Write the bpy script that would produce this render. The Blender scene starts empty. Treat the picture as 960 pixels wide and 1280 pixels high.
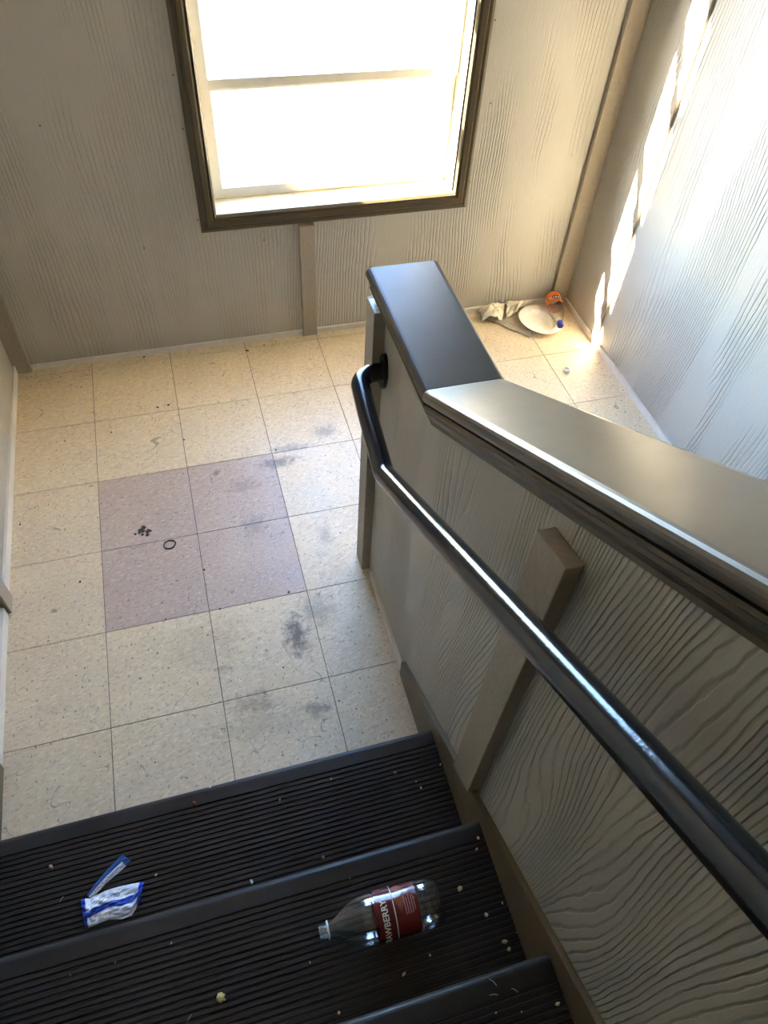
import bpy, math, random
from mathutils import Vector, Matrix, noise
random.seed(7)
scene = bpy.context.scene
col = scene.collection
R_ = math.radians

# ------------------------------------------------------------------ camera
F_PX = 906.38
CAM = Vector((0.7143, -2.4482, 1.9523))
RX = Vector((0.96096713, -0.2716967, 0.05218306))
RY = Vector((-0.1809638, -0.75995391, -0.62427731))     # image down
RZ = Vector((0.2092708, 0.59046673, -0.779458))         # view direction
cd = bpy.data.cameras.new('camera')
cam = bpy.data.objects.new('camera', cd)
col.objects.link(cam)
cd.sensor_fit = 'VERTICAL'
cd.sensor_height = 36.0
cd.sensor_width = 27.0
cd.lens = F_PX / 1280.0 * 36.0
cd.clip_start = 0.02
m = Matrix.Identity(4)
for i, ax in enumerate((RX, -RY, -RZ)):
    for r in range(3):
        m[r][i] = ax[r]
m.translation = CAM
cam.matrix_world = m
scene.camera = cam

# ------------------------------------------------------------------ light
SUN = Vector((1.0, -0.36, -0.64)).normalized()
w = bpy.data.worlds.new('sky')
scene.world = w
w.use_nodes = True
nt = w.node_tree
nt.nodes.clear()
wo = nt.nodes.new('ShaderNodeOutputWorld')
bg = nt.nodes.new('ShaderNodeBackground')
sky = nt.nodes.new('ShaderNodeTexSky')
sky.sky_type = 'NISHITA'
sky.sun_disc = False
sky.sun_elevation = math.asin(-SUN.z)
sky.sun_rotation = math.atan2(-SUN.x, -SUN.y)
sky.air_density = 1.0
sky.dust_density = 0.3
sky.ozone_density = 4.0
bg.inputs['Strength'].default_value = 1.1
nt.links.new(sky.outputs[0], bg.inputs[0])
nt.links.new(bg.outputs[0], wo.inputs[0])
sd = bpy.data.lights.new('sun', 'SUN')
sun = bpy.data.objects.new('sun_offscreen', sd)
col.objects.link(sun)
sd.energy = 50.0
sd.color = (1.0, 0.88, 0.70)
sd.angle = R_(0.53)
sun.rotation_euler = SUN.to_track_quat('-Z', 'Y').to_euler()
sun.location = (-3, 3, 6)
vs = scene.view_settings
vs.view_transform = 'Standard'
vs.look = 'None'
vs.gamma = 1.0
vs.use_curve_mapping = False
vs.exposure = 3.05


def ray_at(u, v, axis, val):
    """point where the pixel's ray meets the plane axis = val"""
    d = RX * ((u - 480) / F_PX) + RY * ((v - 640) / F_PX) + RZ
    t = (val - CAM[axis]) / d[axis]
    return CAM + d * t


# ------------------------------------------------------------------ mesh helpers
class MB:
    def __init__(s):
        s.v = []; s.f = []; s.uv = None

    def box(s, x0, x1, y0, y1, z0, z1):
        n = len(s.v)
        s.v += [(x, y, z) for z in (z0, z1) for y in (y0, y1) for x in (x0, x1)]
        s.f += [tuple(n + i for i in q) for q in ((0, 2, 3, 1), (4, 5, 7, 6), (0, 1, 5, 4), (2, 6, 7, 3), (0, 4, 6, 2), (1, 3, 7, 5))]
        return s

    def prism(s, pts, axis, a, b):
        """polygon pts (two other axes in order) extruded along axis from a to b"""
        n = len(s.v); k = len(pts)
        for c in (a, b):
            for p, q in pts:
                s.v.append({'x': (c, p, q), 'y': (p, c, q), 'z': (p, q, c)}[axis])
        for i in range(k):
            j = (i + 1) % k
            s.f.append((n + i, n + j, n + k + j, n + k + i))
        s.f.append(tuple(n + i for i in reversed(range(k))))
        s.f.append(tuple(n + k + i for i in range(k)))
        return s

    def loft(s, rings, cap=True, closed=True):
        n = len(s.v); k = len(rings[0])
        for r in rings: s.v += [tuple(p) for p in r]
        for a in range(len(rings) - 1):
            for i in range(k if closed else k - 1):
                j = (i + 1) % k
                s.f.append((n + a * k + i, n + a * k + j, n + (a + 1) * k + j, n + (a + 1) * k + i))
        if cap:
            s.f.append(tuple(n + i for i in reversed(range(k))))
            s.f.append(tuple(n + (len(rings) - 1) * k + i for i in range(k)))
        return s

    def lathe(s, prof, seg=32, warp=None, cap=False):
        rings = []
        for r, z in prof:
            ring = []
            for i in range(seg):
                a = 2 * math.pi * i / seg
                rr = r * (warp(a, z) if warp else 1)
                ring.append((rr * math.cos(a), rr * math.sin(a), z))
            rings.append(ring)
        return s.loft(rings, cap=cap)

    def tube(s, path, rad, seg=16, cap=True):
        path = [Vector(p) for p in path]
        rings = []; up = None
        for i, p in enumerate(path):
            a = path[max(i - 1, 0)]; b = path[min(i + 1, len(path) - 1)]
            t = (b - a).normalized()
            if up is None:
                up = t.orthogonal().normalized()
            else:
                up = (up - t * up.dot(t)).normalized()
            sd_ = t.cross(up)
            r = rad[i] if isinstance(rad, (list, tuple)) else rad
            rings.append([p + (up * math.cos(2 * math.pi * k / seg) + sd_ * math.sin(2 * math.pi * k / seg)) * r for k in range(seg)])
        return s.loft(rings, cap=cap)

    def build(s, name, mat, parent=None, smooth=False, bevel=0, world=True, solid=0, subd=0):
        me = bpy.data.meshes.new(name)
        off = Vector((0, 0, 0))
        if parent is not None and world:
            q = parent
            while q is not None:
                off = off + q.location
                q = q.parent
        me.from_pydata([tuple(Vector(p) - off) for p in s.v], [], s.f)
        if s.uv:
            lay = me.uv_layers.new(name='UVMap')
            for l in me.loops:
                lay.data[l.index].uv = s.uv[l.vertex_index]
        me.update()
        import bmesh
        bm = bmesh.new(); bm.from_mesh(me)
        bmesh.ops.recalc_face_normals(bm, faces=bm.faces)
        bm.to_mesh(me); bm.free()
        if smooth:
            for p in me.polygons: p.use_smooth = True
        o = bpy.data.objects.new(name, me)
        col.objects.link(o)
        o.parent = parent
        for mm in (mat if isinstance(mat, (list, tuple)) else [mat]):
            me.materials.append(mm)
        if solid:
            md = o.modifiers.new('thick', 'SOLIDIFY'); md.thickness = solid; md.offset = 0
        if bevel:
            md = o.modifiers.new('edge', 'BEVEL'); md.width = bevel; md.segments = 2; md.limit_method = 'ANGLE'; md.angle_limit = R_(40)
        if subd:
            md = o.modifiers.new('subd', 'SUBSURF'); md.levels = subd; md.render_levels = subd
        return o


def B(*a):
    return MB().box(*a)


def struct(o):
    o['kind'] = 'structure'
    return o


def tag(o, label, cat, group=None):
    o['label'] = label; o['category'] = cat
    if group: o['group'] = group
    return o


def empty(name, loc=(0, 0, 0), rot=None):
    o = bpy.data.objects.new(name, None)
    col.objects.link(o)
    o.empty_display_size = 0.05
    o.location = loc
    if rot is not None:
        o.rotation_mode = 'QUATERNION'; o.rotation_quaternion = rot
    return o


# ------------------------------------------------------------------ materials
class N:
    """thin wrapper over a material's node tree"""
    def __init__(s, name):
        s.m = bpy.data.materials.new(name); s.m.use_nodes = True
        s.t = s.m.node_tree; s.t.nodes.clear()
        s.out = s.t.nodes.new('ShaderNodeOutputMaterial')

    def n(s, kind, **kw):
        nd = s.t.nodes.new('ShaderNode' + kind)
        for k, v in kw.items(): setattr(nd, k, v)
        return nd

    def put(s, sock, v):
        if isinstance(v, bpy.types.NodeSocket): s.t.links.new(v, sock)
        elif isinstance(v, (tuple, list)) and len(v) == 3 and sock.type == 'RGBA': sock.default_value = (*v, 1)
        else: sock.default_value = v

    def math(s, op, a, b=0.0, c=0.0):
        nd = s.n('Math', operation=op)
        for i, x in enumerate((a, b, c)): s.put(nd.inputs[i], x)
        return nd.outputs[0]

    def ramp(s, v, a, b, lo=0.0, hi=1.0):
        nd = s.n('MapRange', interpolation_type='SMOOTHSTEP')
        for i, x in enumerate((v, a, b, lo, hi)): s.put(nd.inputs[i], x)
        return nd.outputs[0]

    def xyz(s, x, y, z):
        nd = s.n('CombineXYZ')
        for i, q in enumerate((x, y, z)): s.put(nd.inputs[i], q)
        return nd.outputs[0]

    def pos(s, coord='world'):
        if coord == 'world': o = s.n('NewGeometry').outputs['Position']
        else: o = s.n('TexCoord').outputs[coord]
        sp = s.n('SeparateXYZ'); s.put(sp.inputs[0], o)
        return o, sp.outputs[0], sp.outputs[1], sp.outputs[2]

    def noise(s, vec, scale=1.0, detail=3.0, rough=0.5, dist=0.0, d2=False):
        nd = s.n('TexNoise', noise_dimensions='2D' if d2 else '3D')
        s.put(nd.inputs['Vector'], vec); nd.inputs['Scale'].default_value = scale
        nd.inputs['Detail'].default_value = detail; nd.inputs['Roughness'].default_value = rough
        nd.inputs['Distortion'].default_value = dist
        return nd.outputs[0]

    def mix(s, f, a, b, mode='MIX'):
        nd = s.n('Mix', data_type='RGBA', blend_type=mode)
        s.put(nd.inputs[0], f); s.put(nd.inputs[6], a); s.put(nd.inputs[7], b)
        return nd.outputs[2]

    def bump(s, h, strength=0.5, dist=0.002, normal=None):
        nd = s.n('Bump'); nd.inputs['Strength'].default_value = strength; nd.inputs['Distance'].default_value = dist
        s.put(nd.inputs['Height'], h)
        if normal: s.put(nd.inputs['Normal'], normal)
        return nd.outputs[0]

    def done(s, color, rough=0.5, normal=None, metal=0.0, spec=0.5, coat=0.0, **kw):
        p = s.n('BsdfPrincipled')
        s.put(p.inputs['Base Color'], color); s.put(p.inputs['Roughness'], rough)
        s.put(p.inputs['Metallic'], metal); s.put(p.inputs['Specular IOR Level'], spec)
        p.inputs['Coat Weight'].default_value = coat
        p.inputs['Coat Roughness'].default_value = 0.1
        for k, v in kw.items(): s.put(p.inputs[k], v)
        if normal: s.put(p.inputs['Normal'], normal)
        s.t.links.new(p.outputs[0], s.out.inputs[0])
        return s.m


def grain_panel(name, base, seed, lines=52.0, swirl=26.0, depth=0.004, strength=0.8, rough=0.45, zs=0.75, us=2.3, m0=0.42):
    """painted hardboard with embossed vertical wood grain (cathedral figure)"""
    k = N(name)
    _, x, y, z = k.pos()
    u = k.math('ADD', x, y)
    n1 = k.noise(k.xyz(k.math('MULTIPLY', u, us), k.math('MULTIPLY', z, zs), seed), 1.0, 1.0, 0.4)
    n2 = k.noise(k.xyz(k.math('MULTIPLY', u, 14.0), k.math('MULTIPLY', z, 4.0), seed + 3), 1.0, 2.0, 0.5)
    t = k.math('ADD', k.math('MULTIPLY', u, lines), k.math('MULTIPLY', n1, swirl * 4))
    t = k.math('ADD', t, k.math('MULTIPLY', n2, 1.2))
    jit = k.noise(k.xyz(k.math('MULTIPLY', u, 70.0), k.math('MULTIPLY', z, 16.0), seed + 7), 1.0, 2.0, 0.5)
    t = k.math('ADD', t, k.math('MULTIPLY', jit, 0.5))
    f = k.math('FRACT', t)
    # a groove with one steep edge at each ring, flat board between
    g = k.math('SUBTRACT', 1.0, k.math('MULTIPLY', k.ramp(f, 0.0, 0.10), k.ramp(f, 0.42, 0.14)))
    mask = k.ramp(k.noise(k.xyz(k.math('MULTIPLY', u, 7.0), k.math('MULTIPLY', z, 1.3), seed + 9), 1.0, 2.0, 0.5), m0, m0 + 0.15)
    h = k.math('SUBTRACT', 1.0, k.math('MULTIPLY', k.math('SUBTRACT', 1.0, g), mask))
    fine = k.noise(k.xyz(k.math('MULTIPLY', u, 160.0), k.math('MULTIPLY', z, 22.0), seed), 1.0, 2.0, 0.6)
    h = k.math('ADD', h, k.math('MULTIPLY', fine, 0.22))
    big = k.noise(k.xyz(u, z, seed + 5), 2.2, 4.0, 0.55)
    c = k.mix(k.ramp(big, 0.35, 0.7), base, tuple(q * 0.93 for q in base))
    dirt = k.ramp(k.noise(k.xyz(u, z, seed + 1), 26.0, 3.0, 0.6), 0.68, 0.78, 0.0, 0.16)
    c = k.mix(dirt, c, (0.16, 0.13, 0.10))
    return k.done(c, rough, k.bump(h, strength, depth), spec=0.4)


def rough_board(name, base, seed=0.0, rough=0.6):
    k = N(name)
    _, x, y, z = k.pos()
    u = k.math('ADD', x, y)
    fine = k.noise(k.xyz(k.math('MULTIPLY', u, 130.0), k.math('MULTIPLY', z, 60.0), seed), 1.0, 3.0, 0.65)
    c = k.mix(k.ramp(fine, 0.3, 0.75, 0.0, 0.5), base, tuple(q * 0.72 for q in base))
    return k.done(c, rough, k.bump(fine, 0.7, 0.0025))


def paint(name, base, rough=0.3, peel=220.0, strength=0.1, wear=0.0, coat=0.0, spec=0.5):
    k = N(name)
    p, x, y, z = k.pos()
    nz = k.noise(p, peel, 2.0, 0.5)
    sm = k.noise(p, 6.0, 4.0, 0.6)
    c = k.mix(k.ramp(sm, 0.35, 0.7), base, tuple(q * 0.85 for q in base))
    if wear:
        ch = k.ramp(k.noise(p, 60.0, 3.0, 0.6), 0.70, 0.73, 0.0, wear)
        c = k.mix(ch, c, (0.45, 0.40, 0.32))
    r = k.ramp(sm, 0.3, 0.7, rough * 0.93, rough * 1.07)
    return k.done(c, r, k.bump(nz, strength, 0.002), coat=coat, spec=spec)


def plain(name, base, rough=0.5, **kw):
    k = N(name)
    p = k.n('TexCoord').outputs['Object']
    sm = k.noise(p, 40.0, 3.0, 0.6)
    c = k.mix(k.ramp(sm, 0.3, 0.7), base, tuple(q * 0.88 for q in base))
    return k.done(c, rough, **kw)


STAINS = [  # x, y, rx, ry, strength of the trodden-in dirt on the landing
    (0.93, -0.66, 0.10, 0.035, 0.75), (0.80, -0.74, 0.10, 0.05, 0.35), (0.99, -0.60, 0.10, 0.03, 0.5), (1.13, -0.545, 0.07, 0.05, 0.5),
    (0.80, -0.92, 0.06, 0.08, 0.35), (1.02, -1.01, 0.035, 0.07, 0.4), (0.85, -1.37, 0.05, 0.10, 0.95),
    (0.93, -1.30, 0.08, 0.08, 0.45), (0.69, -1.55, 0.10, 0.05, 0.5), (0.86, -1.61, 0.06, 0.03, 0.6), (0.62, -1.42, 0.04, 0.02, 0.4),
    (0.60, -1.33, 0.16, 0.12, 0.2), (0.70, -1.62, 0.2, 0.06, 0.25)]


def tile_mat(name, base, light, dark):
    k = N(name)
    p, x, y, z = k.pos()
    rnd = k.n('ObjectInfo').outputs['Random']
    sx = k.math('ADD', x, k.math('MULTIPLY', rnd, 37.0))
    # streaky flecks of the vinyl, turned a little off the grid
    a = k.math('ADD', k.math('MULTIPLY', sx, 60.0), k.math('MULTIPLY', y, 22.0))
    b = k.math('ADD', k.math('MULTIPLY', y, 150.0), k.math('MULTIPLY', sx, -40.0))
    fl = k.noise(k.xyz(a, b, rnd), 1.0, 3.0, 0.6)
    fl2 = k.noise(k.xyz(k.math('MULTIPLY', sx, 150.0), k.math('MULTIPLY', y, 70.0), 4.0), 1.0, 2.0, 0.5)
    big = k.noise(k.xyz(sx, y, 2.0), 5.0, 4.0, 0.6)
    c = k.mix(k.ramp(big, 0.3, 0.7), base, tuple(q * 0.9 for q in base))
    c = k.mix(k.ramp(rnd, 0.0, 1.0, 0.0, 0.10), c, tuple(q * 0.75 for q in base))
    c = k.mix(k.ramp(fl, 0.55, 0.68, 0.0, 0.75), c, light)
    c = k.mix(k.ramp(fl, 0.47, 0.30, 0.0, 0.85), c, dark)
    c = k.mix(k.ramp(fl2, 0.63, 0.72, 0.0, 0.8), c, tuple(q * 0.5 for q in dark))
    spk = k.noise(p, 75.0, 2.0, 0.5)
    c = k.mix(k.ramp(spk, 0.70, 0.74, 0.0, 0.8), c, (0.07, 0.055, 0.045))
    # curved scuff marks
    sc = k.noise(p, 7.0, 1.0, 0.4, 1.5)
    line = k.math('ABSOLUTE', k.math('SUBTRACT', sc, 0.5))
    gate = k.ramp(k.noise(p, 11.0, 2.0, 0.5), 0.55, 0.60)
    c = k.mix(k.math('MULTIPLY', k.ramp(line, 0.006, 0.002), k.math('MULTIPLY', gate, 0.55)), c, (0.10, 0.08, 0.06))
    # trodden-in stains
    edge = k.noise(p, 38.0, 5.0, 0.72)
    for (cx, cy, rx, ry, st) in STAINS:
        dx = k.math('DIVIDE', k.math('SUBTRACT', x, cx), rx)
        dy = k.math('DIVIDE', k.math('SUBTRACT', y, cy), ry)
        d = k.math('SQRT', k.math('ADD', k.math('MULTIPLY', dx, dx), k.math('MULTIPLY', dy, dy)))
        d = k.math('ADD', d, k.math('MULTIPLY', k.math('SUBTRACT', edge, 0.5), 2.6))
        c = k.mix(k.ramp(d, 1.0, 0.1, 0.0, st * 0.9), c, (0.12, 0.098, 0.08))
    r = k.ramp(k.noise(p, 9.0, 4.0, 0.6), 0.3, 0.7, 0.28, 0.48)
    return k.done(c, r, k.bump(fl, 0.08, 0.001), spec=0.4)


def clear_plastic(name, tint=(1, 1, 1), rough=0.04, base=0.05, power=0.8):
    """thin clear sheet: see-through straight on, mirror-like at a glance"""
    k = N(name)
    tr = k.n('BsdfTransparent'); k.put(tr.inputs[0], tint)
    gl = k.n('BsdfGlossy'); gl.inputs['Roughness'].default_value = rough
    lw = k.n('LayerWeight'); lw.inputs[0].default_value = 0.35
    f = k.math('MULTIPLY_ADD', lw.outputs['Facing'], power, base)
    f = k.math('MINIMUM', k.math('MULTIPLY', k.math('POWER', lw.outputs['Facing'], 2.0), power), 1.0)
    f = k.math('ADD', f, base)
    mx = k.n('MixShader'); k.put(mx.inputs[0], f)
    k.t.links.new(tr.outputs[0], mx.inputs[1]); k.t.links.new(gl.outputs[0], mx.inputs[2])
    k.t.links.new(mx.outputs[0], k.out.inputs[0])
    return k.m


WALLC = (0.46, 0.43, 0.365)
M = {}
M['wall_back'] = grain_panel('grain_panel_back', WALLC, 1.7, 72, 4.0, 0.004, 0.7)
M['wall_side'] = grain_panel('grain_panel_side', WALLC, 5.2, 72, 6.0, 0.004, 0.8)
M['wall_half'] = grain_panel('grain_panel_half', WALLC, 11.4, 96, 7.0, 0.003, 1.0, zs=.8, us=4.5, m0=.37)
M['plaster'] = paint('ceiling_paint', (0.72, 0.69, 0.63), 0.7)
M['batten'] = rough_board('rough_batten', (0.37, 0.315, 0.235))
M['base'] = paint('baseboard_paint', (0.74, 0.69, 0.61), 0.4, 120, 0.2)
M['brown'] = paint('brown_trim_paint', (0.088, 0.066, 0.034), 0.34, 160, 0.06, spec=0.35)
M['skirt'] = paint('skirt_paint', (0.15, 0.112, 0.062), 0.45, 160, 0.15)
M['cap'] = paint('cap_gloss_paint', (0.095, 0.076, 0.050), 0.32, 330, 0.05, spec=0.35)
M['cream'] = paint('cream_frame', (0.74, 0.64, 0.40), 0.35, 150, 0.08)
M['sill'] = paint('sill_paint', (0.60, 0.52, 0.36), 0.4, 150, 0.08)
M['sash'] = paint('sash_paint', (0.70, 0.66, 0.58), 0.35, 150, 0.08)
M['black'] = paint('black_gloss', (0.012, 0.013, 0.014), 0.17, 200, 0.10, spec=0.5)
M['tile'] = tile_mat('beige_tile', (0.76, 0.62, 0.42), (0.85, 0.74, 0.57), (0.54, 0.43, 0.28))
M['tile_grey'] = tile_mat('mauve_tile', (0.55, 0.43, 0.345), (0.68, 0.57, 0.48), (0.40, 0.305, 0.245))
M['subfloor'] = plain('tile_adhesive', (0.09, 0.07, 0.05), 0.8)
M['glass'] = clear_plastic('window_glass', (0.97, 0.98, 0.98), 0.02, 0.04, 0.5)
M['pet'] = clear_plastic('clear_bottle', (0.92, 0.94, 0.95), 0.12, 0.13, 0.85)


def rubber():
    k = N('ribbed_rubber')
    p, x, y, z = k.pos()
    a = k.noise(p, 14.0, 5.0, 0.65)
    c = k.mix(k.ramp(a, 0.3, 0.75), (0.022, 0.0165, 0.014), (0.036, 0.028, 0.024))
    d = k.ramp(k.noise(p, 140.0, 3.0, 0.7), 0.70, 0.80, 0.0, 0.35)
    c = k.mix(d, c, (0.16, 0.13, 0.11))
    return k.done(c, k.ramp(a, 0.3, 0.7, 0.38, 0.55), k.bump(k.noise(p, 300.0, 2.0, 0.5), 0.15, 0.001), spec=0.3)


M['rubber'] = rubber()


def asphalt():
    k = N('sunny_asphalt')
    p, x, y, z = k.pos()
    a = k.noise(p, 9.0, 6.0, 0.75)
    b = k.noise(p, 1.1, 4.0, 0.6)
    c = k.mix(k.ramp(a, 0.35, 0.65), (0.20, 0.155, 0.135), (0.29, 0.24, 0.21))
    c = k.mix(k.ramp(b, 0.4, 0.7, 0.0, 0.5), c, (0.34, 0.29, 0.255))
    return k.done(c, 0.9, k.bump(a, 0.2, 0.01))


M['asphalt'] = asphalt()
M['stripe'] = plain('road_paint', (0.60, 0.58, 0.55), 0.8)
M['concrete'] = plain('concrete', (0.42, 0.39, 0.36), 0.9)
M['seam'] = plain('dark_asphalt_seam', (0.06, 0.055, 0.055), 0.9)

# ------------------------------------------------------------------ setting
T = 0.3048
XL, XR, YB, YF = 0.02, 2.385, 0.05, -4.6          # room faces
ZL, ZC = -1.35, 3.70                              # lower floor, ceiling
YE = -1.83                                        # landing edge (riser line)
WX0, WX1, WZ0, WZ1 = 0.872, 1.768, 0.57, 2.13     # window opening
XF0, XF1 = 1.13, 1.24                             # partition faces
YP = -1.135                                       # partition end

# floor with its tiles
floor = struct(B(XL - .1, XR + .1, YE, YB + .1, -0.14, -0.002).build('floor', M['subfloor']))
gap = 0.0010
cache = {}


def tile(x0, x1, y0, y1, mat):
    key = (round(x1 - x0, 4), round(y1 - y0, 4), mat.name)
    if key not in cache:
        cache[key] = B(-(x1 - x0) / 2 + gap, (x1 - x0) / 2 - gap, -(y1 - y0) / 2 + gap, (y1 - y0) / 2 - gap, -0.0032, 0.0).build('tile', mat, floor, world=False, bevel=0.0004)
        o = cache[key]
    else:
        o = cache[key].copy(); col.objects.link(o); o.parent = floor
    o.location = ((x0 + x1) / 2, (y0 + y1) / 2, 0.0)


xs = [XL] + [i * T for i in range(1, 8)] + [XR]
ys = [YB, 0.0] + [-j * T for j in range(1, 6)] + [YE]
for i in range(len(xs) - 1):
    for j in range(len(ys) - 1):
        grey = i in (1, 2) and j in (3, 4)
        tile(xs[i], xs[i + 1], ys[j + 1], ys[j], M['tile_grey'] if grey else M['tile'])

# back wall: backing and two grain panels round the window, battens, corner trim
H0, H1 = -0.14, ZC
wb = MB()
for (a, b, c, d) in ((XL - .15, WX0 - .012, H0, H1), (WX1 + .012, XR + .15, H0, H1), (WX0 - .012, WX1 + .012, H0, WZ0 - .02), (WX0 - .012, WX1 + .012, WZ1 + .012, H1)):
    wb.box(a, b, YB + .012, YB + .15, c, d)
wall_back = struct(wb.build('wall_back', M['wall_back']))
JX = 1.197
for lo, hi in ((XL - .01, JX - .001), (JX + .001, XR + .01)):
    pb = MB()
    if lo < WX0: pb.box(lo, WX0, YB, YB + .012, 0, H1)
    else: pb.box(WX1, hi, YB, YB + .012, 0, H1)
    a, b = max(lo, WX0), min(hi, WX1)
    pb.box(a, b, YB, YB + .012, 0, WZ0 - .02); pb.box(a, b, YB, YB + .012, WZ1, H1)
    pb.build('wall_panel', M['wall_back'], wall_back)
B(1.166, 1.226, YB - .02, YB, 0, 0.498).build('batten', M['batten'], wall_back, bevel=.002)
B(XL, 0.082, YB - .02, YB, 0, H1).build('corner_trim', M['batten'], wall_back, bevel=.002)
B(2.312, XR, YB - .022, YB, 0, H1).build('corner_trim', M['batten'], wall_back, bevel=.002)
for (u, v) in ((216.5, 94), (228.5, 161), (619, 25), (613.5, 129), (587.5, 227.5), (247, 275), (50, 157), (180, 310), (330, 300)):
    p = ray_at(u, v, 1, YB)
    o = MB().lathe([(0.0, .0012), (.0028, .001), (.0032, 0)], 8).build('screw_head', M['skirt'], wall_back, world=False)
    o.location = p; o.rotation_euler = (R_(90), 0, 0)

# left wall
wall_left = struct(B(XL - .12, XL - .012, YF, YB + .01, ZL, ZC).build('wall_left', M['wall_side']))
for y0, y1 in ((-1.053, YB), (-2.272, -1.055), (-3.49, -2.274), (YF, -3.492)):
    B(XL - .012, XL, y0, y1 - (.001 if y1 < 0 else 0), ZL, ZC).build('wall_panel', M['wall_side'], wall_left)
for yc in (-1.054, -2.273):
    B(XL, XL + .02, yc - .03, yc + .03, 0.0 if yc > -1.5 else .6, ZC).build('batten', M['batten'], wall_left, bevel=.002)

# right wall: narrow panel by the corner, then full panels, a batten over the seam
wall_right = struct(B(XR + .012, XR + .15, YF, YB + .01, ZL, ZC).build('wall_right', M['wall_side']))
for y0, y1 in ((-.273, YB), (-1.492, -.275), (-2.711, -1.494), (YF, -2.713)):
    B(XR, XR + .012, y0, y1, ZL if y1 < -1 else -.1, ZC).build('wall_panel', M['wall_side'], wall_right)
B(XR - .012, XR, -.292, -.256, 0, ZC).build('batten', M['batten'], wall_right, bevel=.0015)

# front wall behind the stairs and ceiling, lower floor
wall_front = struct(B(XL - .15, XR + .15, YF - .15, YF, ZL, ZC).build('wall_front', M['wall_side']))
ceiling = struct(B(XL - .15, XR + .15, YF - .15, YB + .15, ZC, ZC + .12).build('ceiling', M['plaster']))
struct(B(XL - .15, XR + .15, YF - .15, YE, ZL - .12, ZL).build('floor_lower', M['tile']))

# baseboards
struct(B(.082, 1.166, YB - .010, YB, 0, .023).build('baseboard_back', M['base'], bevel=.001))
struct(B(1.226, 2.312, YB - .010, YB, 0, .023).build('baseboard_back', M['base'], bevel=.001))
struct(B(XL, XL + .010, -1.02, YB - .02, 0, .042).build('baseboard_left', M['base'], bevel=.001))
struct(B(XL, XL + .010, -1.555, -1.088, 0, .042).build('baseboard_left', M['base'], bevel=.001))
struct(B(XR - .010, XR, -.256, YB - .022, 0, .028).build('baseboard_right', M['base'], bevel=.001))
struct(B(XR - .010, XR, YE, -.292, 0, .028).build('baseboard_right', M['base'], bevel=.001))
struct(B(XF0 - .010, XF0, -1.555, -1.215, 0, .030).build('baseboard_partition', M['base'], bevel=.001))

# ------------------------------------------------------------------ stairs
RISE, RUN, Y1 = 0.165, 0.2785, -1.805
SX0, SX1 = XL + .014, 1.117


def tread_profile(y, z, yback):
    p = [(y - .03, z - .038), (y - .010, z - .038)]
    for a in range(0, 91, 15):
        p.append((y - .014 + .014 * math.cos(R_(a)), z - .014 + .014 * math.sin(R_(a))))
    yy = y - .040
    while yy - .0116 > yback:
        p += [(yy, z), (yy - .0012, z - .0030), (yy - .0046, z - .0030), (yy - .0058, z)]
        yy -= .0116
    p += [(yback, z), (yback, z - .038)]
    return p


stairs = empty('staircase', ((SX0 + SX1) / 2, Y1, 0))
tag(stairs, 'flight of dark ribbed rubber treads rising from the tiled landing', 'stairs')
for kk in range(1, 9):
    y = Y1 - (kk - 1) * RUN; z = kk * RISE
    back = y - RUN - .028 if kk < 8 else YF + .002
    MB().prism(tread_profile(y, z, back), 'x', SX0, SX1).build('tread', M['rubber'], stairs)
    B(SX0, SX1, y - .05, y - .028, z - RISE - (.002 if kk == 1 else 0), z - .0385).build('riser', M['rubber'], stairs)
lower = empty('lower_staircase', ((XF1 + XR) / 2, YE, ZL))
tag(lower, 'second flight going down from the landing behind the partition', 'stairs')
for kk in range(1, 8):
    y = YE - kk * RUN; z = -kk * RISE
    MB().prism([(2 * y + RUN * 2 - q[0] - RUN, q[1]) for q in tread_profile(y, z, y - RUN - .02)], 'x', XF1 + .014, XR - .014).build('tread', M['rubber'], lower)
    B(XF1 + .014, XR - .014, y + RUN - .022, y + RUN, z, z + RISE - .038).build('riser', M['rubber'], lower)

# skirt boards (raking trim along both sides)
SK = RISE / RUN


def skirt_poly(y0, top0, y1, drop):
    zt = lambda yy: top0 + (y0 - yy) * SK
    return [(y0, 0.0), (y0, top0), (y1, zt(y1)), (y1, zt(y1) - drop), (y0 - .36, 0.0)]


struct(MB().prism(skirt_poly(-1.565, .075, YF, .40), 'x', SX1, XF0).build('trim_1', M['skirt'], bevel=.0015))
struct(MB().prism(skirt_poly(-1.565, .075, YF, .40), 'x', XL, SX0).build('trim_2', M['skirt'], bevel=.0015))

# ------------------------------------------------------------------ partition (half wall) and its cap
CZ, CS = 1.058, 0.607                             # cap top level, rake
YJ = -1.512
CXL, CXR = 1.100, 1.268
ctop = lambda y: CZ if y > YJ else CZ + (YJ - y) * CS
yend = -3.6
wp = [(YP, ZL), (YP, CZ - .03), (YJ, CZ - .03), (yend, ctop(yend) - .035), (yend, ZL)]
part_wall = struct(MB().prism(wp, 'x', XF0 + .008, XF1 - .008).build('wall_partition', M['wall_half']))
# face panels, seam under the batten at y = -2.0
for xa, xb in ((XF0, XF0 + .008), (XF1 - .008, XF1)):
    MB().prism([(YP, 0 if xa < 1.2 else ZL), (YP, CZ - .03), (YJ, CZ - .03), (-1.999, ctop(-1.999) - .035), (-1.999, 0 if xa < 1.2 else ZL)], 'x', xa, xb).build('wall_panel', M['wall_half'], part_wall)
    MB().prism([(-2.001, 0 if xa < 1.2 else ZL), (-2.001, ctop(-2.001) - .035), (yend, ctop(yend) - .035), (yend, 0 if xa < 1.2 else ZL)], 'x', xa, xb).build('wall_panel', M['wall_half'], part_wall)
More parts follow.
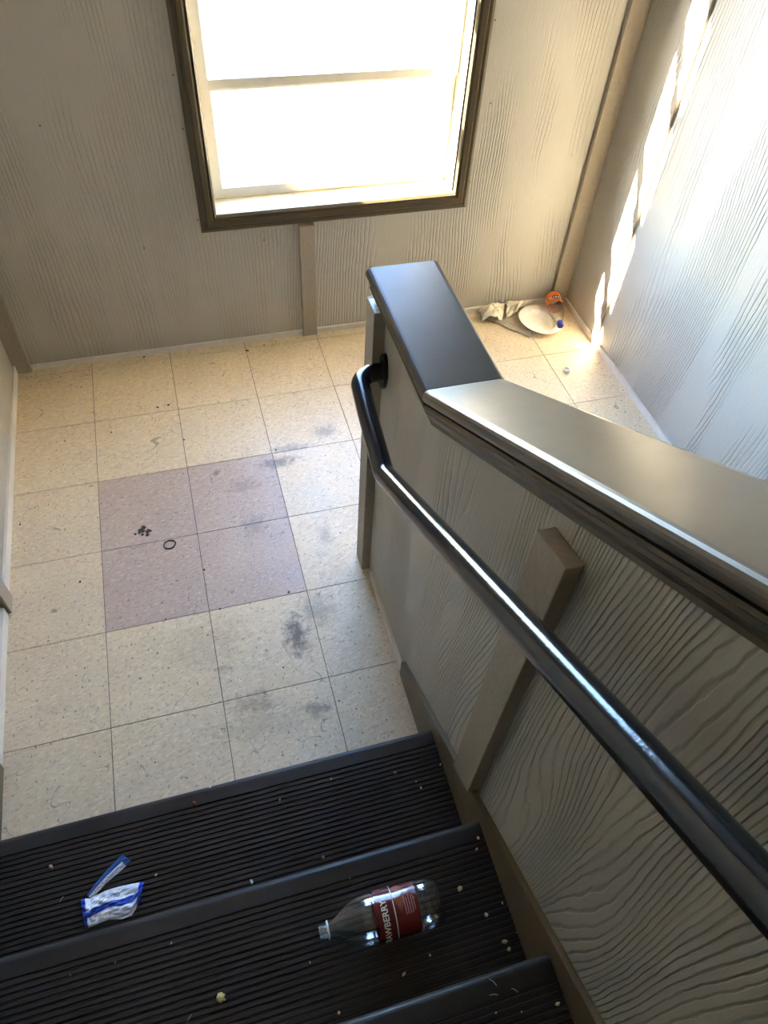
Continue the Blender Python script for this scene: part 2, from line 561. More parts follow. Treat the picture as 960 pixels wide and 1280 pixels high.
# end post (corner board) with a price sticker on its top end
B(1.102, XF0, -1.183, -1.118, 0, .99).build('corner_post', M['batten'], part_wall, bevel=.002)
B(1.112, XF1, -1.134, -1.116, 0, .99).build('end_board', M['batten'], part_wall, bevel=.002)
# batten on the face
bt = MB()
bt.prism([(-1.958, .33), (-1.958, 1.205), (-2.036, 1.225), (-2.036, .375)], 'x', 1.102, XF0)
bt.build('batten', M['batten'], part_wall, bevel=.002)


def edge_profile(sgn, x_out):
    """bullnose board edge seen in section: (x, dz below top)"""
    pts = []
    for a in range(0, 181, 20):
        pts.append((x_out + sgn * (.014 - .014 * math.sin(R_(a))), -.014 + .014 * math.cos(R_(a))))
    return pts


def cap_section():
    l = edge_profile(1, CXL); r = edge_profile(-1, CXR)
    return l + r[::-1]


def mould_section(sgn, xo):
    # cove and bead under the board, wall side at xo
    return [(xo, -.028), (xo - sgn * .026, -.028), (xo - sgn * .027, -.034), (xo - sgn * .022, -.040), (xo - sgn * .022, -.047),
            (xo - sgn * .015, -.056), (xo - sgn * .011, -.064), (xo - sgn * .011, -.072), (xo, -.074)]


def rake(sec, y0, y1, t0, t1):
    """extrude a section along the cap line between two y stations (vertical cuts / mitre planes)"""
    rings = []
    for y, top in ((y0, t0), (y1, t1)):
        rings.append([(x, y, top + dz) for x, dz in sec])
    return MB().loft(rings)


cv = 1.0 / math.cos(math.atan(CS))
Y0c = -1.112
for sect, name in ((cap_section(), 'cap_board'), (mould_section(1, XF0), 'cap_moulding'), (mould_section(-1, XF1), 'cap_moulding')):
    mat = M['cap'] if name == 'cap_board' else M['brown']
    bis = math.tan(math.atan(CS) / 2)
    lev = [[(x, Y0c if name == 'cap_board' else YP, CZ + dz) for x, dz in sect], [(x, YJ + .0006 - dz * -bis, CZ + dz) for x, dz in sect]]
    MB().loft(lev).build(name, mat, part_wall, smooth=False, bevel=0)
    slo = [[(x, YJ - .0006 + dz * bis, CZ + dz) for x, dz in sect], [(x, yend, ctop(yend) + dz * cv) for x, dz in sect]]
    MB().loft(slo).build(name, mat, part_wall, smooth=False)

# ------------------------------------------------------------------ window
window_1 = struct(empty('window_1', ((WX0 + WX1) / 2, YB, WZ0)))
CW = .060
prof = [(0, 0), (0, -.010), (.006, -.016), (.012, -.012), (.018, -.018), (.034, -.020), (.040, -.014), (.050, -.017), (.060, -.012), (.060, 0)]


def casing(a, b, inx, outx):
    """mitred casing stick from corner a to corner b (inner corner points, outward unit vector per end)"""
    rings = []
    for (x, z), (ox, oz) in ((a, inx), (b, outx)):
        rings.append([(x + ox * d, YB + t, z + oz * d) for d, t in prof])
    return MB().loft(rings)


c00, c10, c01, c11 = (WX0, WZ0 - .002), (WX1, WZ0 - .002), (WX0, WZ1), (WX1, WZ1)
casing(c00, c10, (-1, -1), (1, -1)).build('casing', M['brown'], window_1)
casing(c01, c11, (-1, 1), (1, 1)).build('casing', M['brown'], window_1)
casing(c00, c01, (-1, -1), (-1, 1)).build('casing', M['brown'], window_1)
casing(c10, c11, (1, -1), (1, 1)).build('casing', M['brown'], window_1)
YG = .150                                         # sash plane
B(WX0 - .012, WX0, YB - .008, .20, WZ0, WZ1).build('jamb', M['sill'], window_1)
B(WX1, WX1 + .012, YB - .008, .20, WZ0, WZ1).build('jamb', M['sill'], window_1)
B(WX0 - .012, WX1 + .012, YB - .008, .20, WZ1, WZ1 + .012).build('head', M['cream'], window_1)
B(WX0 - .012, WX1 + .012, YB - .008, .21, WZ0 - .02, WZ0).build('sill', M['sill'], window_1)
# outer trim
B(WX0 - .05, .918, .185, .215, WZ0 - .03, WZ1 + .05).build('outer_trim', M['sash'], window_1)
B(1.735, WX1 + .05, .185, .215, WZ0 - .03, WZ1 + .05).build('outer_trim', M['sash'], window_1)
B(WX0 - .05, WX1 + .05, .185, .215, WZ0 - .05, WZ0 + .012).build('outer_trim', M['sash'], window_1)
B(WX0 - .05, WX1 + .05, .185, .215, WZ1, WZ1 + .05).build('outer_trim', M['sash'], window_1)
# stacked lites; the lowest sits a little further out than those above it
rails = [WZ0, .945, 1.335, 1.725, WZ1]
for k in range(4):
    z0, z1 = rails[k], rails[k + 1]
    yq = YG + (.012 if k == 0 else -.004)
    sash = empty('sash', (0, 0, 0)); sash.parent = window_1; sash.location = Vector((0, yq, z0)) - window_1.location
    st = .040 if k == 0 else .036
    x0, x1 = WX0 + .001, WX1 - .001
    rb = .038 if k == 0 else .030
    B(x0, x0 + st, yq - .014, yq + .014, z0, z1).build('stile', M['sash'], sash, bevel=.0015)
    B(x1 - st - .012, x1, yq - .014, yq + .014, z0, z1).build('stile', M['sash'], sash, bevel=.0015)
    B(x0 + st, x1 - st - .012, yq - .014, yq + .014, z0, z0 + rb).build('rail', M['sash'], sash, bevel=.0015)
    B(x0 + st, x1 - st - .012, yq - .014, yq + .014, z1 - .012, z1 - .0006).build('rail', M['sash'], sash, bevel=.0015)
    B(x0 + st - .004, x1 - st - .008, yq - .002, yq + .002, z0 + rb - .004, z1 - .010).build('pane', M['glass'], sash)

# ------------------------------------------------------------------ outside
GZ = -1.5
lot = struct(B(-40, 45, YB + .16, 60, GZ - .3, GZ).build('ground_parking_lot', M['asphalt']))
B(1.75, 1.865, -.0 + 1.2, 5.95, GZ, GZ + .004).build('painted_stripe', M['stripe'], lot)
MB().prism([(-12, 9.02), (14, 9.02), (14, 9.10), (-12, 9.10)], 'z', GZ, GZ + .004).build('asphalt_seam', M['seam'], lot)
B(-12, 14, 9.12, 12.2, GZ, GZ + .003).build('concrete_strip', M['concrete'], lot)

# ------------------------------------------------------------------ handrail
HX, HZ, HR = 1.037, .852, .0215
YK, YFL, ZFL = -1.521, -1.206, .844
pts = [(XF0, YFL, ZFL), (1.121, YFL, ZFL)]
cx, cy, cr = 1.112, YFL - .056, .056
for a in range(0, 91, 10):
    pts.append((cx - cr * math.sin(R_(a)), cy + cr * math.cos(R_(a)), ZFL + .008 * a / 90))
pts += [(1.049, -1.34, HZ - .001), (HX + .001, YK + .02, HZ)]
HS = .597
for t in (.010, 0, -.010):
    zz = HZ + (0 if t > 0 else (.0012 if t == 0 else .010 * HS))
    pts.append((HX, YK + t, zz))
for q in range(1, 19):
    y = YK - .010 - q * .1
    pts.append((HX, y, HZ + (YK - y) * HS))
rail = empty('handrail', (XF0, YFL, ZFL))
tag(rail, 'glossy black pipe handrail bent into a wall flange on the partition', 'handrail')
MB().tube(pts, HR, 24).build('pipe', M['black'], rail, smooth=True)
# collar weld at the knee
fl = MB()
ov = [(.024 * math.cos(2 * math.pi * i / 28), .050 * math.sin(2 * math.pi * i / 28)) for i in range(28)]
fl.prism([(YFL + a * .92, ZFL + b) for a, b in ov], 'x', XF0 - .011, XF0)
fl.build('flange', M['black'], rail, bevel=.002)
for dz in (.037, -.037):
    o = MB().lathe([(.0001, .006), (.004, .0055), (.0065, .003), (.007, 0)], 12).build('bolt', M['black'], rail, smooth=True, world=False)
    o.location = Vector((XF0 - .011, YFL, ZFL + dz)) - rail.location
    o.rotation_euler = (0, R_(-90), 0)
for y in (-2.9,):
    zz = HZ + (YK - y) * HS
    MB().tube([(XF0, y, zz - .07), (1.06, y, zz - .07), (HX, y, zz - .05), (HX, y, zz)], .007, 10).build('bracket', M['black'], rail, smooth=True)

# ------------------------------------------------------------------ sticker on the end post
def printed(name, base, ink):
    k = N(name)
    _, x, y, z = k.pos('Generated')
    t = k.math('FRACT', k.math('MULTIPLY', y, 17.0))
    n = k.noise(k.xyz(k.math('MULTIPLY', y, 40.0), x, 0.0), 1.0, 1.0, 0.5)
    bars = k.math('MULTIPLY', k.ramp(n, 0.48, 0.52), k.math('MULTIPLY', k.ramp(x, .2, .25), k.ramp(x, .8, .75)))
    bars = k.math('MULTIPLY', bars, k.ramp(y, .62, .58))
    return k.done(k.mix(bars, base, ink), 0.5)


M['sticker'] = printed('printed_sticker', (0.72, 0.72, 0.70), (0.03, 0.03, 0.04))
o = B(1.104, 1.128, -1.181, -1.128, .99, .9906).build('sticker', M['sticker'], part_wall)
o['label'] = 'small white printed sticker on top of the end post'

# ------------------------------------------------------------------ bottles
def text_mesh(body, size, bold=False):
    cu = bpy.data.curves.new('t', 'FONT')
    cu.body = body; cu.size = size; cu.align_x = 'CENTER'; cu.align_y = 'CENTER'; cu.resolution_u = 3
    if bold: cu.offset = size * .02
    ob = bpy.data.objects.new('t', cu); col.objects.link(ob)
    dg = bpy.context.evaluated_depsgraph_get(); dg.update()
    me = bpy.data.meshes.new_from_object(ob.evaluated_get(dg))
    bpy.data.objects.remove(ob)
    v = [tuple(q.co) for q in me.vertices]; f = [tuple(p.vertices) for p in me.polygons]
    bpy.data.meshes.remove(me)
    return v, f


def wrap_text(name, body, size, rad, ang, zc, mat, parent, flip=1, bold=False, arch=0.0):
    """lettering printed round a bottle of axis z: runs round the girth, tops towards +z (flip=1)"""
    v, f = text_mesh(body, size, bold)
    mb = MB()
    for (tx, ty, _) in v:
        a = ang + flip * tx / rad
        zz = zc + flip * (ty - arch * tx * tx)
        mb.v.append((rad * math.cos(a), rad * math.sin(a), zz))
    mb.f = f
    return mb.build(name, mat, parent, world=False)


def frame_from(base, tip, up=Vector((0, 0, 1))):
    z = (tip - base).normalized()
    x = (up - z * up.dot(z)).normalized()            # local +x looks up
    y = z.cross(x)
    mt = Matrix((x, y, z)).transposed()
    return mt.to_quaternion()


def red_label():
    k = N('red_label')
    _, x, y, z = k.pos('Object')
    ang = k.math('ARCTAN2', y, x)
    n = k.noise(k.xyz(x, y, z), 22.0, 3.0, 0.6)
    c = k.mix(k.ramp(n, .35, .7), (0.17, 0.016, 0.018), (0.11, 0.010, 0.012))
    fruit = k.ramp(k.math('ADD', k.math('ABSOLUTE', k.math('ADD', ang, -.55)), k.math('MULTIPLY', k.math('ABSOLUTE', k.math('SUBTRACT', z, .085)), 40.0)), .95, .5)
    c = k.mix(k.math('MULTIPLY', fruit, .7), c, (0.36, 0.10, 0.06))
    return k.done(c, 0.22, k.bump(n, .5, .006), coat=0.5)


M['red_label'] = red_label()
M['white_ink'] = plain('white_ink', (0.78, 0.74, 0.72), 0.4)
M['pink_ink'] = plain('pink_ink', (0.52, 0.25, 0.25), 0.4)
M['pale_ring'] = plain('pale_ring', (0.72, 0.72, 0.72), 0.35)

zt2 = 2 * RISE
R1 = .046
tip = ray_at(399, 1166, 2, zt2 + R1 * .93); bas = ray_at(551, 1124, 2, zt2 + R1 * 1.0)
tip.z = bas.z = zt2 + R1 + .0004
L1 = (tip - bas).length
s1 = L1 / .268
bot = empty('soda_bottle', bas, frame_from(bas, tip))
tag(bot, 'empty clear plastic bottle with red label lying on a dark tread', 'bottle')


def dent(a, z):
    return 1 - .0 + .018 * noise.noise(Vector((math.cos(a) * 1.6, math.sin(a) * 1.6, z * 26))) - .012


pr = [(.0005, .012), (.018, .007), (.029, .001), (.038, .003), (.0435, .012), (.0452, .024), (.0455, .040), (.0448, .046), (.0452, .052), (.0455, .075), (.0455, .100), (.0455, .125),
      (.0452, .140), (.0440, .146), (.0452, .152), (.0445, .172), (.0415, .190), (.0355, .207), (.0270, .222), (.0185, .234), (.0142, .241), (.0138, .246)]
pr = [(r, z * s1) for r, z in pr]


def petal(a, z):
    base = dent(a, z)
    if z < .03: base *= 1 - .07 * (1 - z / .03) * (0.5 + 0.5 * math.cos(5 * a))
    return base


MB().lathe(pr, 56, petal).build('bottle_body', M['pet'], bot, smooth=True, world=False)
MB().lathe([(.0140, .246 * s1), (.0140, .250 * s1), (.0125, .2505 * s1), (.0125, .268 * s1), (.0100, .268 * s1), (.0100, .246 * s1)], 32).build('neck_finish', M['pet'], bot, smooth=False, world=False)
MB().lathe([(.0142, .2475 * s1), (.0168, .2478 * s1), (.0168, .2505 * s1), (.0142, .2510 * s1)], 32).build('neck_ring', M['pale_ring'], bot, smooth=False, world=False)
for zz in (.256, .261):
    MB().lathe([(.0126, (zz - .0008) * s1), (.0138, zz * s1), (.0126, (zz + .0008) * s1)], 24).build('thread', M['pet'], bot, world=False)
zl0, zl1 = .056 * s1, .146 * s1
nz = 10
lab = MB()
lab.lathe([(.0462, zl0 + (zl1 - zl0) * i / nz) for i in range(nz + 1)], 56, dent)
lb = lab.build('wrap_label', M['red_label'], bot, smooth=True, world=False)
RL = .0466
# camera direction round the girth: angles measured from local +x (up)
wrap_text('lettering', 'STRAWBERRY', .0165, RL, -.72, zl1 - .016, M['white_ink'], lb, 1, True)


def girth_line(z0, z1, a0, a1, wdt, mat, n=24):
    mb = MB()
    for i in range(n + 1):
        t = i / n; a = a0 + (a1 - a0) * t; z = z0 + (z1 - z0) * t
        for s in (-1, 1):
            mb.v.append((RL * math.cos(a), RL * math.sin(a), z + s * wdt))
    for i in range(n): mb.f.append((2 * i, 2 * i + 1, 2 * i + 3, 2 * i + 2))
    return mb.build('printed_line', mat, lb, smooth=True, world=False)
girth_line(zl1 - .034, zl1 - .034, -1.4, 1.9, .0009, M['white_ink'])
girth_line(zl0 + .004, zl0 + .044, .15, .85, .0005, M['pink_ink'])
for i in range(5):
    wrap_text('lettering', 'INGREDIENTS', .0045, RL, .05, zl0 + .008 + i * .0045, M['pink_ink'], lb, 1) if i == 0 else girth_line(zl0 + .008 + i * .0045, zl0 + .008 + i * .0045, -.35, .35 - .08 * (i % 2), .0006, M['pink_ink'])

# orange soda bottle in the far corner, neck resting on the plate
def orange_label():
    k = N('orange_label')
    _, x, y, z = k.pos('Object')
    n = k.noise(k.xyz(x, y, z), 30.0, 2.0, .5)
    return k.done(k.mix(k.ramp(n, .3, .7), (0.80, 0.17, 0.012), (0.66, 0.11, 0.008)), .3)


M['orange'] = orange_label()
M['navy'] = plain('navy_ink', (0.012, 0.014, 0.05), .35)
M['blue_cap'] = plain('blue_plastic', (0.012, 0.045, 0.36), .3)
M['residue'] = clear_plastic('orange_residue', (0.98, 0.82, 0.62), 0.1, 0.05, 0.4)
R2 = .033
b0 = Vector((2.300, .012, .0575)); b1 = Vector((2.243, -.203, .0595))
q2 = frame_from(b0, b1)
ob = empty('orange_soda_bottle', b0, q2)
tag(ob, 'clear soda bottle with orange label and blue cap lying in the corner', 'bottle')
L2 = (b1 - b0).length; s2 = L2 / .226
pr2 = [(.0005, .008), (.014, .004), (.022, .0005), (.029, .004), (.032, .012), (.033, .03), (.033, .05), (.0325, .09), (.0315, .1), (.033, .108), (.0325, .125), (.029, .145), (.024, .165), (.018, .184), (.0135, .198), (.0125, .204), (.0125, .222)]
MB().lathe([(r, z * s2) for r, z in pr2], 40).build('bottle_body', M['pet'], ob, smooth=True, world=False)
l2 = MB().lathe([(.0333, .016 * s2), (.0336, .03 * s2), (.0336, .06 * s2), (.0334, .088 * s2)], 40).build('wrap_label', M['orange'], ob, smooth=True, world=False)
arc = MB()
for i in range(19):
    t = i / 18; a = -1.05 + 1.9 * t; hgt = .0125 * math.sin(math.pi * t) + .002
    for s in (-1, 1):
        arc.v.append((.0340 * math.cos(a), .0340 * math.sin(a), .060 * s2 - .006 * (2 * t - 1) ** 2 + s * hgt))
for i in range(18): arc.f.append((2 * i, 2 * i + 1, 2 * i + 3, 2 * i + 2))
arc.build('logo_arc', M['navy'], l2, world=False)
wrap_text('lettering', 'FANTA', .0230, .0345, -.10, .060 * s2, M['white_ink'], l2, 1, True, 2.0)
MB().lathe([(.0001, .2275 * s2), (.0125, .2275 * s2), (.0142, .225 * s2), (.0145, .212 * s2), (.0145, .204 * s2), (.0125, .204 * s2)], 28).build('cap', M['blue_cap'], ob, smooth=False, world=False, bevel=.0006)
MB().lathe([(.0172, .186 * s2), (.0225, .168 * s2), (.0275, .148 * s2)], 28).build('drink_residue', M['residue'], ob, smooth=False, world=False)

# ------------------------------------------------------------------ plate, napkins, white cap
M['foam'] = plain('white_foam', (0.90, 0.86, 0.77), .45)
M['napkin'] = plain('crumpled_napkin', (0.84, 0.76, 0.60), .8)
M['kraft'] = plain('tan_paper', (0.56, 0.48, 0.36), .8)
plc = Vector((2.198, -.104, .0115))
pq = Matrix.Rotation(R_(5), 4, Vector((.25, 1, 0)).normalized()).to_quaternion()
PR = .100
pp = [(.0001, 0), (.066 / .114 * PR, 0), (.072 / .114 * PR, .002), (.078 / .114 * PR, .012), (.082 / .114 * PR, .0155), (.086 / .114 * PR, .0165), (.110 / .114 * PR, .0185), (PR, .0175), (PR, .0160), (.086 / .114 * PR, .0145), (.080 / .114 * PR, .010), (.073 / .114 * PR, -.002), (.0001, -.002)]
pl = MB().lathe(pp, 56).build('plate', M['foam'], None, smooth=False)
pl.location = plc; pl.rotation_mode = 'QUATERNION'; pl.rotation_quaternion = pq
tag(pl, 'white disposable plate tilted on the floor under the orange bottle', 'plate')


def sheet(name, quad, mat, zf, nu=26, nv=18, thick=.0008):
    """crumpled sheet over a floor quad (corner points), zf(u,v) gives height"""
    mb = MB(); mb.uv = []
    a, b, c, d = [Vector(q) for q in quad]
    for i in range(nu + 1):
        for j in range(nv + 1):
            u, v = i / nu, j / nv
            p = (a * (1 - u) + b * u) * (1 - v) + (d * (1 - u) + c * u) * v
            ex = .012 * noise.noise(Vector((u * 4, v * 4, hash(name) % 7 if False else len(name)))) 
            dx, dy, dz = zf(u, v)
            mb.v.append((p.x + dx + ex * (1 if 0 < j < nv else .5), p.y + dy + ex * .6, p.z + dz)); mb.uv.append((u, v))
    for i in range(nu):
        for j in range(nv):
            k = i * (nv + 1) + j
            mb.f.append((k, k + nv + 1, k + nv + 2, k + 1))
    return mb.build(name, mat, None, smooth=True, solid=thick)


def crease(u, v, s, seed):
    return abs(noise.noise(Vector((u * s, v * s, seed))))


tan = sheet('paper_bag', [(1.955, .00, .004), (2.00, .036, .004), (2.20, -.085, .004), (2.125, -.188, .004)], M['kraft'],
            lambda u, v: (0, 0, .002 + .009 * crease(u, v, 3.5, 2.2) * (1 - abs(2 * u - 1) ** 3)))
tag(tan, 'flattened tan paper lying along the floor beneath crumpled napkins', 'paper')
nap = sheet('napkin', [(1.945, -.055, .012), (1.960, .030, .012), (2.085, .030, .016), (2.030, -.070, .016)], M['napkin'],
            lambda u, v: (0, 0, .008 + .034 * math.sin(math.pi * min(1, max(0, v))) * (0.5 + crease(u, v, 4.0, 7.7)) + (.012 if .28 < u < .4 else 0)))
tag(nap, 'crumpled cream napkin bunched against the wall near the partition', 'napkin')
nap2 = sheet('napkin', [(2.056, -.060, .012), (2.090, .036, .030), (2.225, .036, .010), (2.125, -.016, .008)], M['napkin'],
             lambda u, v: (0, 0, .008 + .030 * crease(u, v, 3.2, 4.1) + .045 * max(0, 1 - ((u - .25) ** 2 + (v - .85) ** 2) * 14)))
tag(nap2, 'creased cream napkin with a raised corner beside the white plate', 'napkin')
cp = ray_at(708, 463, 2, .006)
wc = MB().lathe([(.0001, .002), (.0125, .002), (.0130, .013), (.0148, .013), (.0150, .001), (.0140, 0), (.0001, 0)], 28).build('bottle_cap', M['foam'], None, smooth=False)
wc.location = (cp.x, cp.y, .0002)
tag(wc, 'small white plastic bottle cap lying open side up on tiles', 'bottle cap')

# ------------------------------------------------------------------ wrapper on the first tread
def wrapper_mat(strip=False):
    k = N('foil_strip' if strip else 'foil_wrapper')
    tc = k.n('TexCoord').outputs['UV']
    sp = k.n('SeparateXYZ'); k.put(sp.inputs[0], tc); u, v = sp.outputs[0], sp.outputs[1]
    n = k.noise(tc, 9.0, 3.0, .6)
    silver = k.mix(k.ramp(n, .4, .65), (0.90, 0.93, 0.97), (0.68, 0.72, 0.80))
    blue = (0.012, 0.070, 0.58)
    if strip:
        f = k.math('MAXIMUM', k.ramp(v, .54, .50), k.ramp(u, .88, .90))
        txt = k.math('MULTIPLY', k.ramp(k.noise(k.xyz(k.math('MULTIPLY', u, 46.0), k.math('MULTIPLY', v, 9.0), 0), 1.0, 1.0, .5), .52, .56), k.math('MULTIPLY', k.ramp(u, .12, .16), k.ramp(v, .60, .66)))
        txt = k.math('MULTIPLY', txt, k.ramp(v, .95, .9))
        c = k.mix(k.math('MULTIPLY', txt, .8), silver, (0.10, 0.10, 0.12))
        blue = (0.010, 0.075, 0.30)
    else:
        wob = k.math('ADD', v, k.math('MULTIPLY', k.math('SUBTRACT', u, .5), -.12))
        band = k.math('MULTIPLY', k.ramp(wob, .36, .38), k.ramp(wob, .58, .56))
        ends = k.math('MAXIMUM', k.ramp(u, .085, .075), k.ramp(u, .915, .925))
        f = k.math('MAXIMUM', band, ends)
        txt = k.math('MULTIPLY', k.ramp(k.noise(k.xyz(k.math('MULTIPLY', u, 60.0), k.math('MULTIPLY', v, 22.0), 0), 1.0, 1.0, .5), .55, .6), k.math('MULTIPLY', k.ramp(v, .66, .68), k.ramp(v, .86, .84)))
        txt = k.math('MULTIPLY', txt, k.math('MULTIPLY', k.ramp(u, .35, .37), k.ramp(u, .66, .64)))
        c = k.mix(k.math('MULTIPLY', txt, .7), silver, (0.06, 0.12, 0.40))
    c = k.mix(f, c, blue)
    return k.done(c, .28, k.bump(n, .5, .004))


z1t = RISE
top = [(101, 1124.5), (113, 1123), (124, 1117), (135, 1112), (150, 1107.5), (168, 1104), (180.5, 1101.5)]
botm = [(107, 1161), (114, 1158), (122, 1155), (136, 1149), (152, 1149), (165, 1144), (175.5, 1126)]


def lerp_pts(pts, t):
    s = t * (len(pts) - 1); i = min(int(s), len(pts) - 2); f = s - i
    return pts[i][0] * (1 - f) + pts[i + 1][0] * f, pts[i][1] * (1 - f) + pts[i + 1][1] * f


def px_sheet(name, top, botm, mat, hf, nu, nv):
    mb = MB(); mb.uv = []
    o = ray_at(*lerp_pts(botm, .5), 2, z1t)
    for i in range(nu + 1):
        for j in range(nv + 1):
            u, v = i / nu, j / nv
            a = lerp_pts(top, u); b = lerp_pts(botm, u)
            h = .0008 + hf(u, v)
            p = ray_at(b[0] * (1 - v) + a[0] * v, b[1] * (1 - v) + a[1] * v, 2, z1t + .003)
            mb.v.append((p.x, p.y, z1t + h)); mb.uv.append((u, v))
    for i in range(nu):
        for j in range(nv):
            k = i * (nv + 1) + j
            mb.f.append((k, k + nv + 1, k + nv + 2, k + 1))
    return mb.build(name, mat, None, smooth=False, solid=.0004)


wr = px_sheet('snack_wrapper', top, botm, wrapper_mat(), lambda u, v: .010 * math.sin(math.pi * v) * (0.3 + 1.4 * crease(u, v, 5, 3.3)) + .010 * crease(u, v, 6, 8.1), 30, 16)
tag(wr, 'torn silver and blue snack wrapper lying flat on the tread', 'wrapper')
st = px_sheet('wrapper_strip', [(113.5, 1123), (125, 1112), (137, 1100), (149, 1090), (164, 1076)], [(108.5, 1119), (118, 1105), (130, 1091), (142, 1078), (152.5, 1067)], wrapper_mat(True),
              lambda u, v: .004 * math.sin(math.pi * v) + .004 * crease(u, v, 4, 1.3), 22, 6)
tag(st, 'narrow torn-off blue wrapper strip with printed white edge', 'wrapper strip')

# ------------------------------------------------------------------ crumbs
def lump(name, r, mat, seed, flat=.75):
    import bmesh
    me = bpy.data.meshes.new(name); bm = bmesh.new()
    bmesh.ops.create_icosphere(bm, subdivisions=4 if name == 'popcorn' else 2, radius=r)
    for v in bm.verts:
        q = v.co.normalized()
        v.co *= 1 + (.9 * abs(noise.noise(q * 2.6 + Vector((seed, 0, 0)))) - .1 if name == 'popcorn' else .45 * noise.noise(q * 1.7 + Vector((seed, 0, 0))))
        v.co.z *= flat
    lo = min(v.co.z for v in bm.verts)
    for v in bm.verts: v.co.z -= lo
    bm.to_mesh(me); bm.free()
    for p in me.polygons: p.use_smooth = True
    me.materials.append(mat)
    o = bpy.data.objects.new(name, me); col.objects.link(o)
    return o


M['kernel'] = plain('pale_kernel', (0.72, 0.58, 0.36), .6)
M['pop'] = plain('yellow_popcorn', (0.80, 0.60, 0.22), .7)
M['crumb_white'] = plain('white_crumb', (0.80, 0.77, 0.70), .7)
M['crumb_tan'] = plain('tan_crumb', (0.46, 0.29, 0.17), .7)
M['crumb_dark'] = plain('dark_bit', (0.05, 0.035, 0.028), .7)
M['crumb_red'] = plain('red_crumb', (0.25, 0.03, 0.02), .6)
KERN = [(550.6, 956, 1, .0042), (526, 985, 1, .0045), (597.8, 1047.8, 2, .0042), (595.6, 1061.6, 2, .0040), (574.7, 1111, 2, .0062), (607.8, 1144, 2, .0050),
        (630.6, 1177, 2, .0058), (636, 1186.6, 2, .0050), (537.5, 1194, 2, .0036), (505, 1217.5, 2, .0044), (697, 1255, 3, .0046), (423.8, 1266, 2, .0045)]
protos = {}


def scatter(name, items, mat, label, cat, group, flat=.75):
    for i, (u, v, st_, r) in enumerate(items):
        key = (name, mat.name, i % 3)
        if key not in protos:
            o = lump(name, .004, mat, i * 3.1 + len(name), flat); protos[key] = o
        else:
            o = protos[key].copy(); col.objects.link(o)
        r *= .65 if name == 'grit' else .85
        z = st_ * RISE
        p = ray_at(u, v, 2, z + r * .5)
        o.location = (p.x, p.y, z - .0001)
        o.scale = (r / .004,) * 3 if name == 'popcorn' else (r / .004 * random.uniform(.8, 1.5), r / .004 * random.uniform(.6, 1.0), r / .004)
        o.rotation_euler = (0, 0, random.uniform(0, 6.28))
        tag(o, label if isinstance(label, str) else label[i], cat, group)


scatter('corn_kernel', KERN, M['kernel'], [
    'pale corn kernel on the lowest tread close to the brown skirt board', 'pale corn kernel on the lowest tread set away from the skirt board',
    'pale corn kernel of a close pair just behind the second nosing', 'pale corn kernel of a close pair just behind the second nosing',
    'largest pale corn kernel, just beyond the base of the lying bottle', 'lone pale corn kernel between the bottle base and the skirt board',
    'pale corn kernel of a near-touching pair by the skirt board', 'pale corn kernel of a near-touching pair by the skirt board',
    'small whitish corn kernel between the bottle label and third nosing', 'tannish corn kernel between the bottle label and third nosing',
    'pale corn kernel on the highest tread in view, by the skirt board', 'pale corn kernel close to the third nosing below the bottle neck'], 'crumb', 'corn kernels on the treads')
scatter('popcorn', [(276.6, 1247, 2, .0078)], M['pop'], 'yellow popped corn piece lying on the same tread as the bottle', 'popcorn', None)
scatter('white_crumb', [(195, 1093.8, 1, .0036), (314.4, 1102.5, 1, .0056), (214, 1179, 2, .0022), (387.5, 1203, 2, .002), (262.5, 984, 1, .003), (350, 1000, 1, .003), (414, 973.5, 1, .0026), (494, 966, 1, .003), (520, 977, 1, .0022),
                        (88, 1219, 2, .0016), (144, 1203, 2, .0016), (437, 1098, 2, .0016), (628, 1129, 2, .0022), (646, 1166, 2, .002), (620, 1266, 3, .0022), (652, 1265, 3, .0022)], M['crumb_white'],
        ['white crumb on the lowest tread beside the torn wrapper', 'larger white crumb on the lowest tread against the second nosing',
         'white speck on the bottle tread below the torn wrapper', 'white speck on the bottle tread near the bottle mouth', 'white crumb on the front nosing of the lowest tread']
        + ['small white crumb among the ribs of the lowest tread'] * 4 + ['white speck on the bottle tread far from the bottle'] * 2
        + ['white speck on the bottle tread above the bottle neck'] + ['white speck beside the skirt board on the bottle tread'] * 2 + ['white speck on the highest tread in view'] * 2, 'crumb', 'white crumbs on the treads')
scatter('tan_crumb', [(63.8, 1083.8, 1, .0066), (404, 1072, 1, .0055)], M['crumb_tan'], ['tan crumb on the lowest tread beyond the torn wrapper strip', 'tan crumb on the lowest tread against the second nosing'], 'crumb', 'tan crumbs on a tread')
scatter('red_crumb', [(243, 1004, 1, .0045)], M['crumb_red'], 'dark red crumb near the front edge of the lowest tread', 'crumb', None)
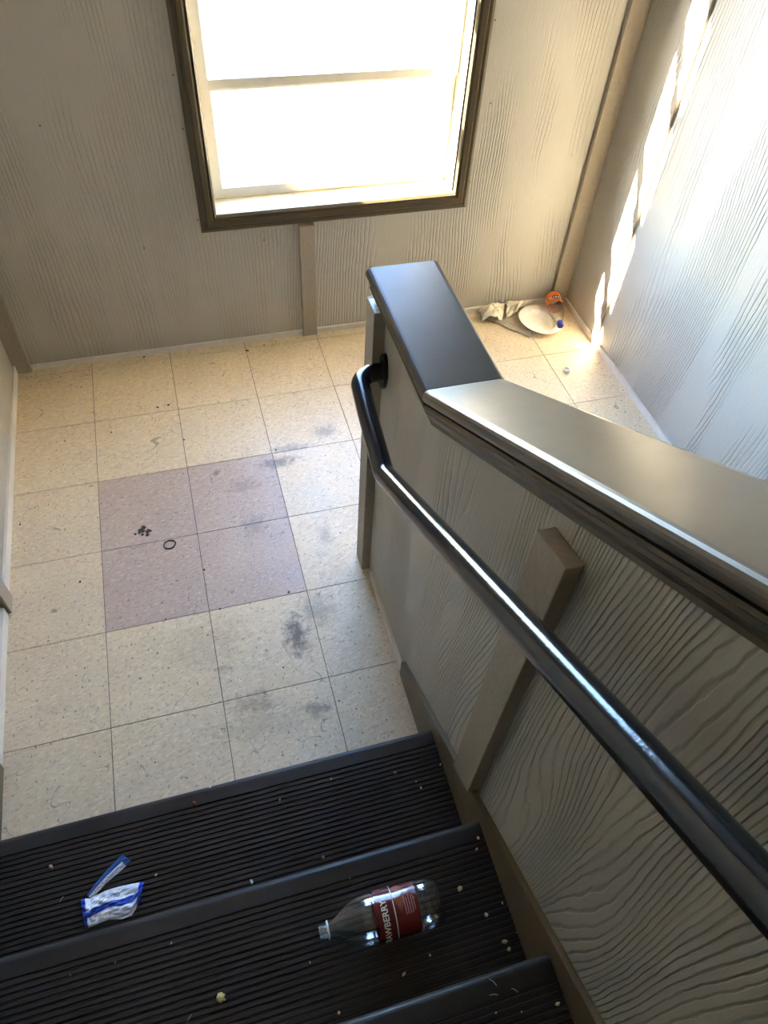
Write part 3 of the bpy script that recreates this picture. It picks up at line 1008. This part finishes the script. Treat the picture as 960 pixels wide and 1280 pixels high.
scatter('grit', [(197, 509, 0, .0075), (210.5, 506, 0, .006), (139, 540, 0, .006), (230, 549.5, 0, .0055), (25, 655.5, 0, .006), (100, 727, 0, .005), (361, 740, 0, .006), (275, 761, 0, .005), (309, 438, 0, .008), (180, 446, 0, .008),
                 (424, 876, 0, .005), (330, 431, 0, .006), (106, 835, 0, .0045), (194, 953, 0, .004), (81, 551, 0, .005), (345, 562, 0, .005), (255, 712, 0, .0045), (207, 774, 0, .005)], M['crumb_dark'],
        ['larger dark bit of grit of a pair on the second tile row', 'smaller dark bit of grit of a pair on the second tile row'] + ['dark grit on the beige tiles between wall and mauve tiles'] * 2
        + ['dark grit against the left baseboard'] + ['dark grit on beige tile beside the mauve tiles'] + ['dark grit at an edge of the mauve tiles'] * 2 + ['dark grit against the back baseboard'] * 2
        + ['dark grit on the beige tile before the partition baseboard'] + ['dark grit near the batten foot under the window'] + ['dark grit on the beige tiles near the lowest tread'] * 2
        + ['dark grit on the beige tiles between wall and mauve tiles'] + ['dark grit at an edge of the mauve tiles'] * 3, 'grit', 'grit on the landing', .4)
# trodden gum / mud blot: a flat cluster
gum = MB()
gp = ray_at(178, 665, 2, 0)
for i in range(16):
    a = random.uniform(0, 6.28); d = .022 * math.sqrt(random.random()); r = random.uniform(.003, .0070)
    x, y = gp.x + d * math.cos(a) * 1.2, gp.y + d * math.sin(a)
    ring = lambda q, z: [(x + q * (1 + .3 * math.sin(3 * t_ + i)) * math.cos(t_), y + q * math.sin(t_), z) for t_ in [2 * math.pi * k / 9 for k in range(9)]]
    gum.loft([ring(r, 0), ring(r * .8, .0012 + .00012 * i)])
g = gum.build('mud_blot', M['crumb_dark'])
tag(g, 'dark trodden mud blot on a mauve floor tile', 'mud')
hp = ray_at(212, 680.5, 2, .002)
hr = MB().tube([(hp.x + .0185 * math.cos(t_) * (1 + .08 * math.sin(2 * t_)), hp.y + .0165 * math.sin(t_), .0022) for t_ in [2 * math.pi * k / 32 for k in range(33)]], .0021, 8, cap=False).build('hair_tie', M['crumb_dark'], None, smooth=True)
tag(hr, 'thin dark ring hair tie lying on a mauve floor tile', 'hair tie')
M['straw'] = plain('pale_fibre', (0.62, 0.58, 0.48), .7)
for (u, v, k, ln, an) in ((616, 1228, 3, .016, 2.2), (617, 1244, 3, .014, 2.9), (643, 1238, 3, .012, 2.4), (77, 1124, 1, .012, .9), (237, 1272, 2, .012, .8)):
    p = ray_at(u, v, 2, k * RISE)
    dx, dy = math.cos(an) * ln / 2, math.sin(an) * ln / 2
    o = MB().tube([(p.x - dx, p.y - dy, k * RISE + .0008), (p.x + .001, p.y + .001, k * RISE + .0018), (p.x + dx, p.y + dy, k * RISE + .0008)], .0007, 5).build('fibre', M['straw'])
    tag(o, 'short pale fibre strand on the %s' % {1: 'lowest tread near the torn wrapper', 2: 'tread that holds the bottle', 3: 'highest tread in view'}[k], 'fibre', 'fibres on the treads')
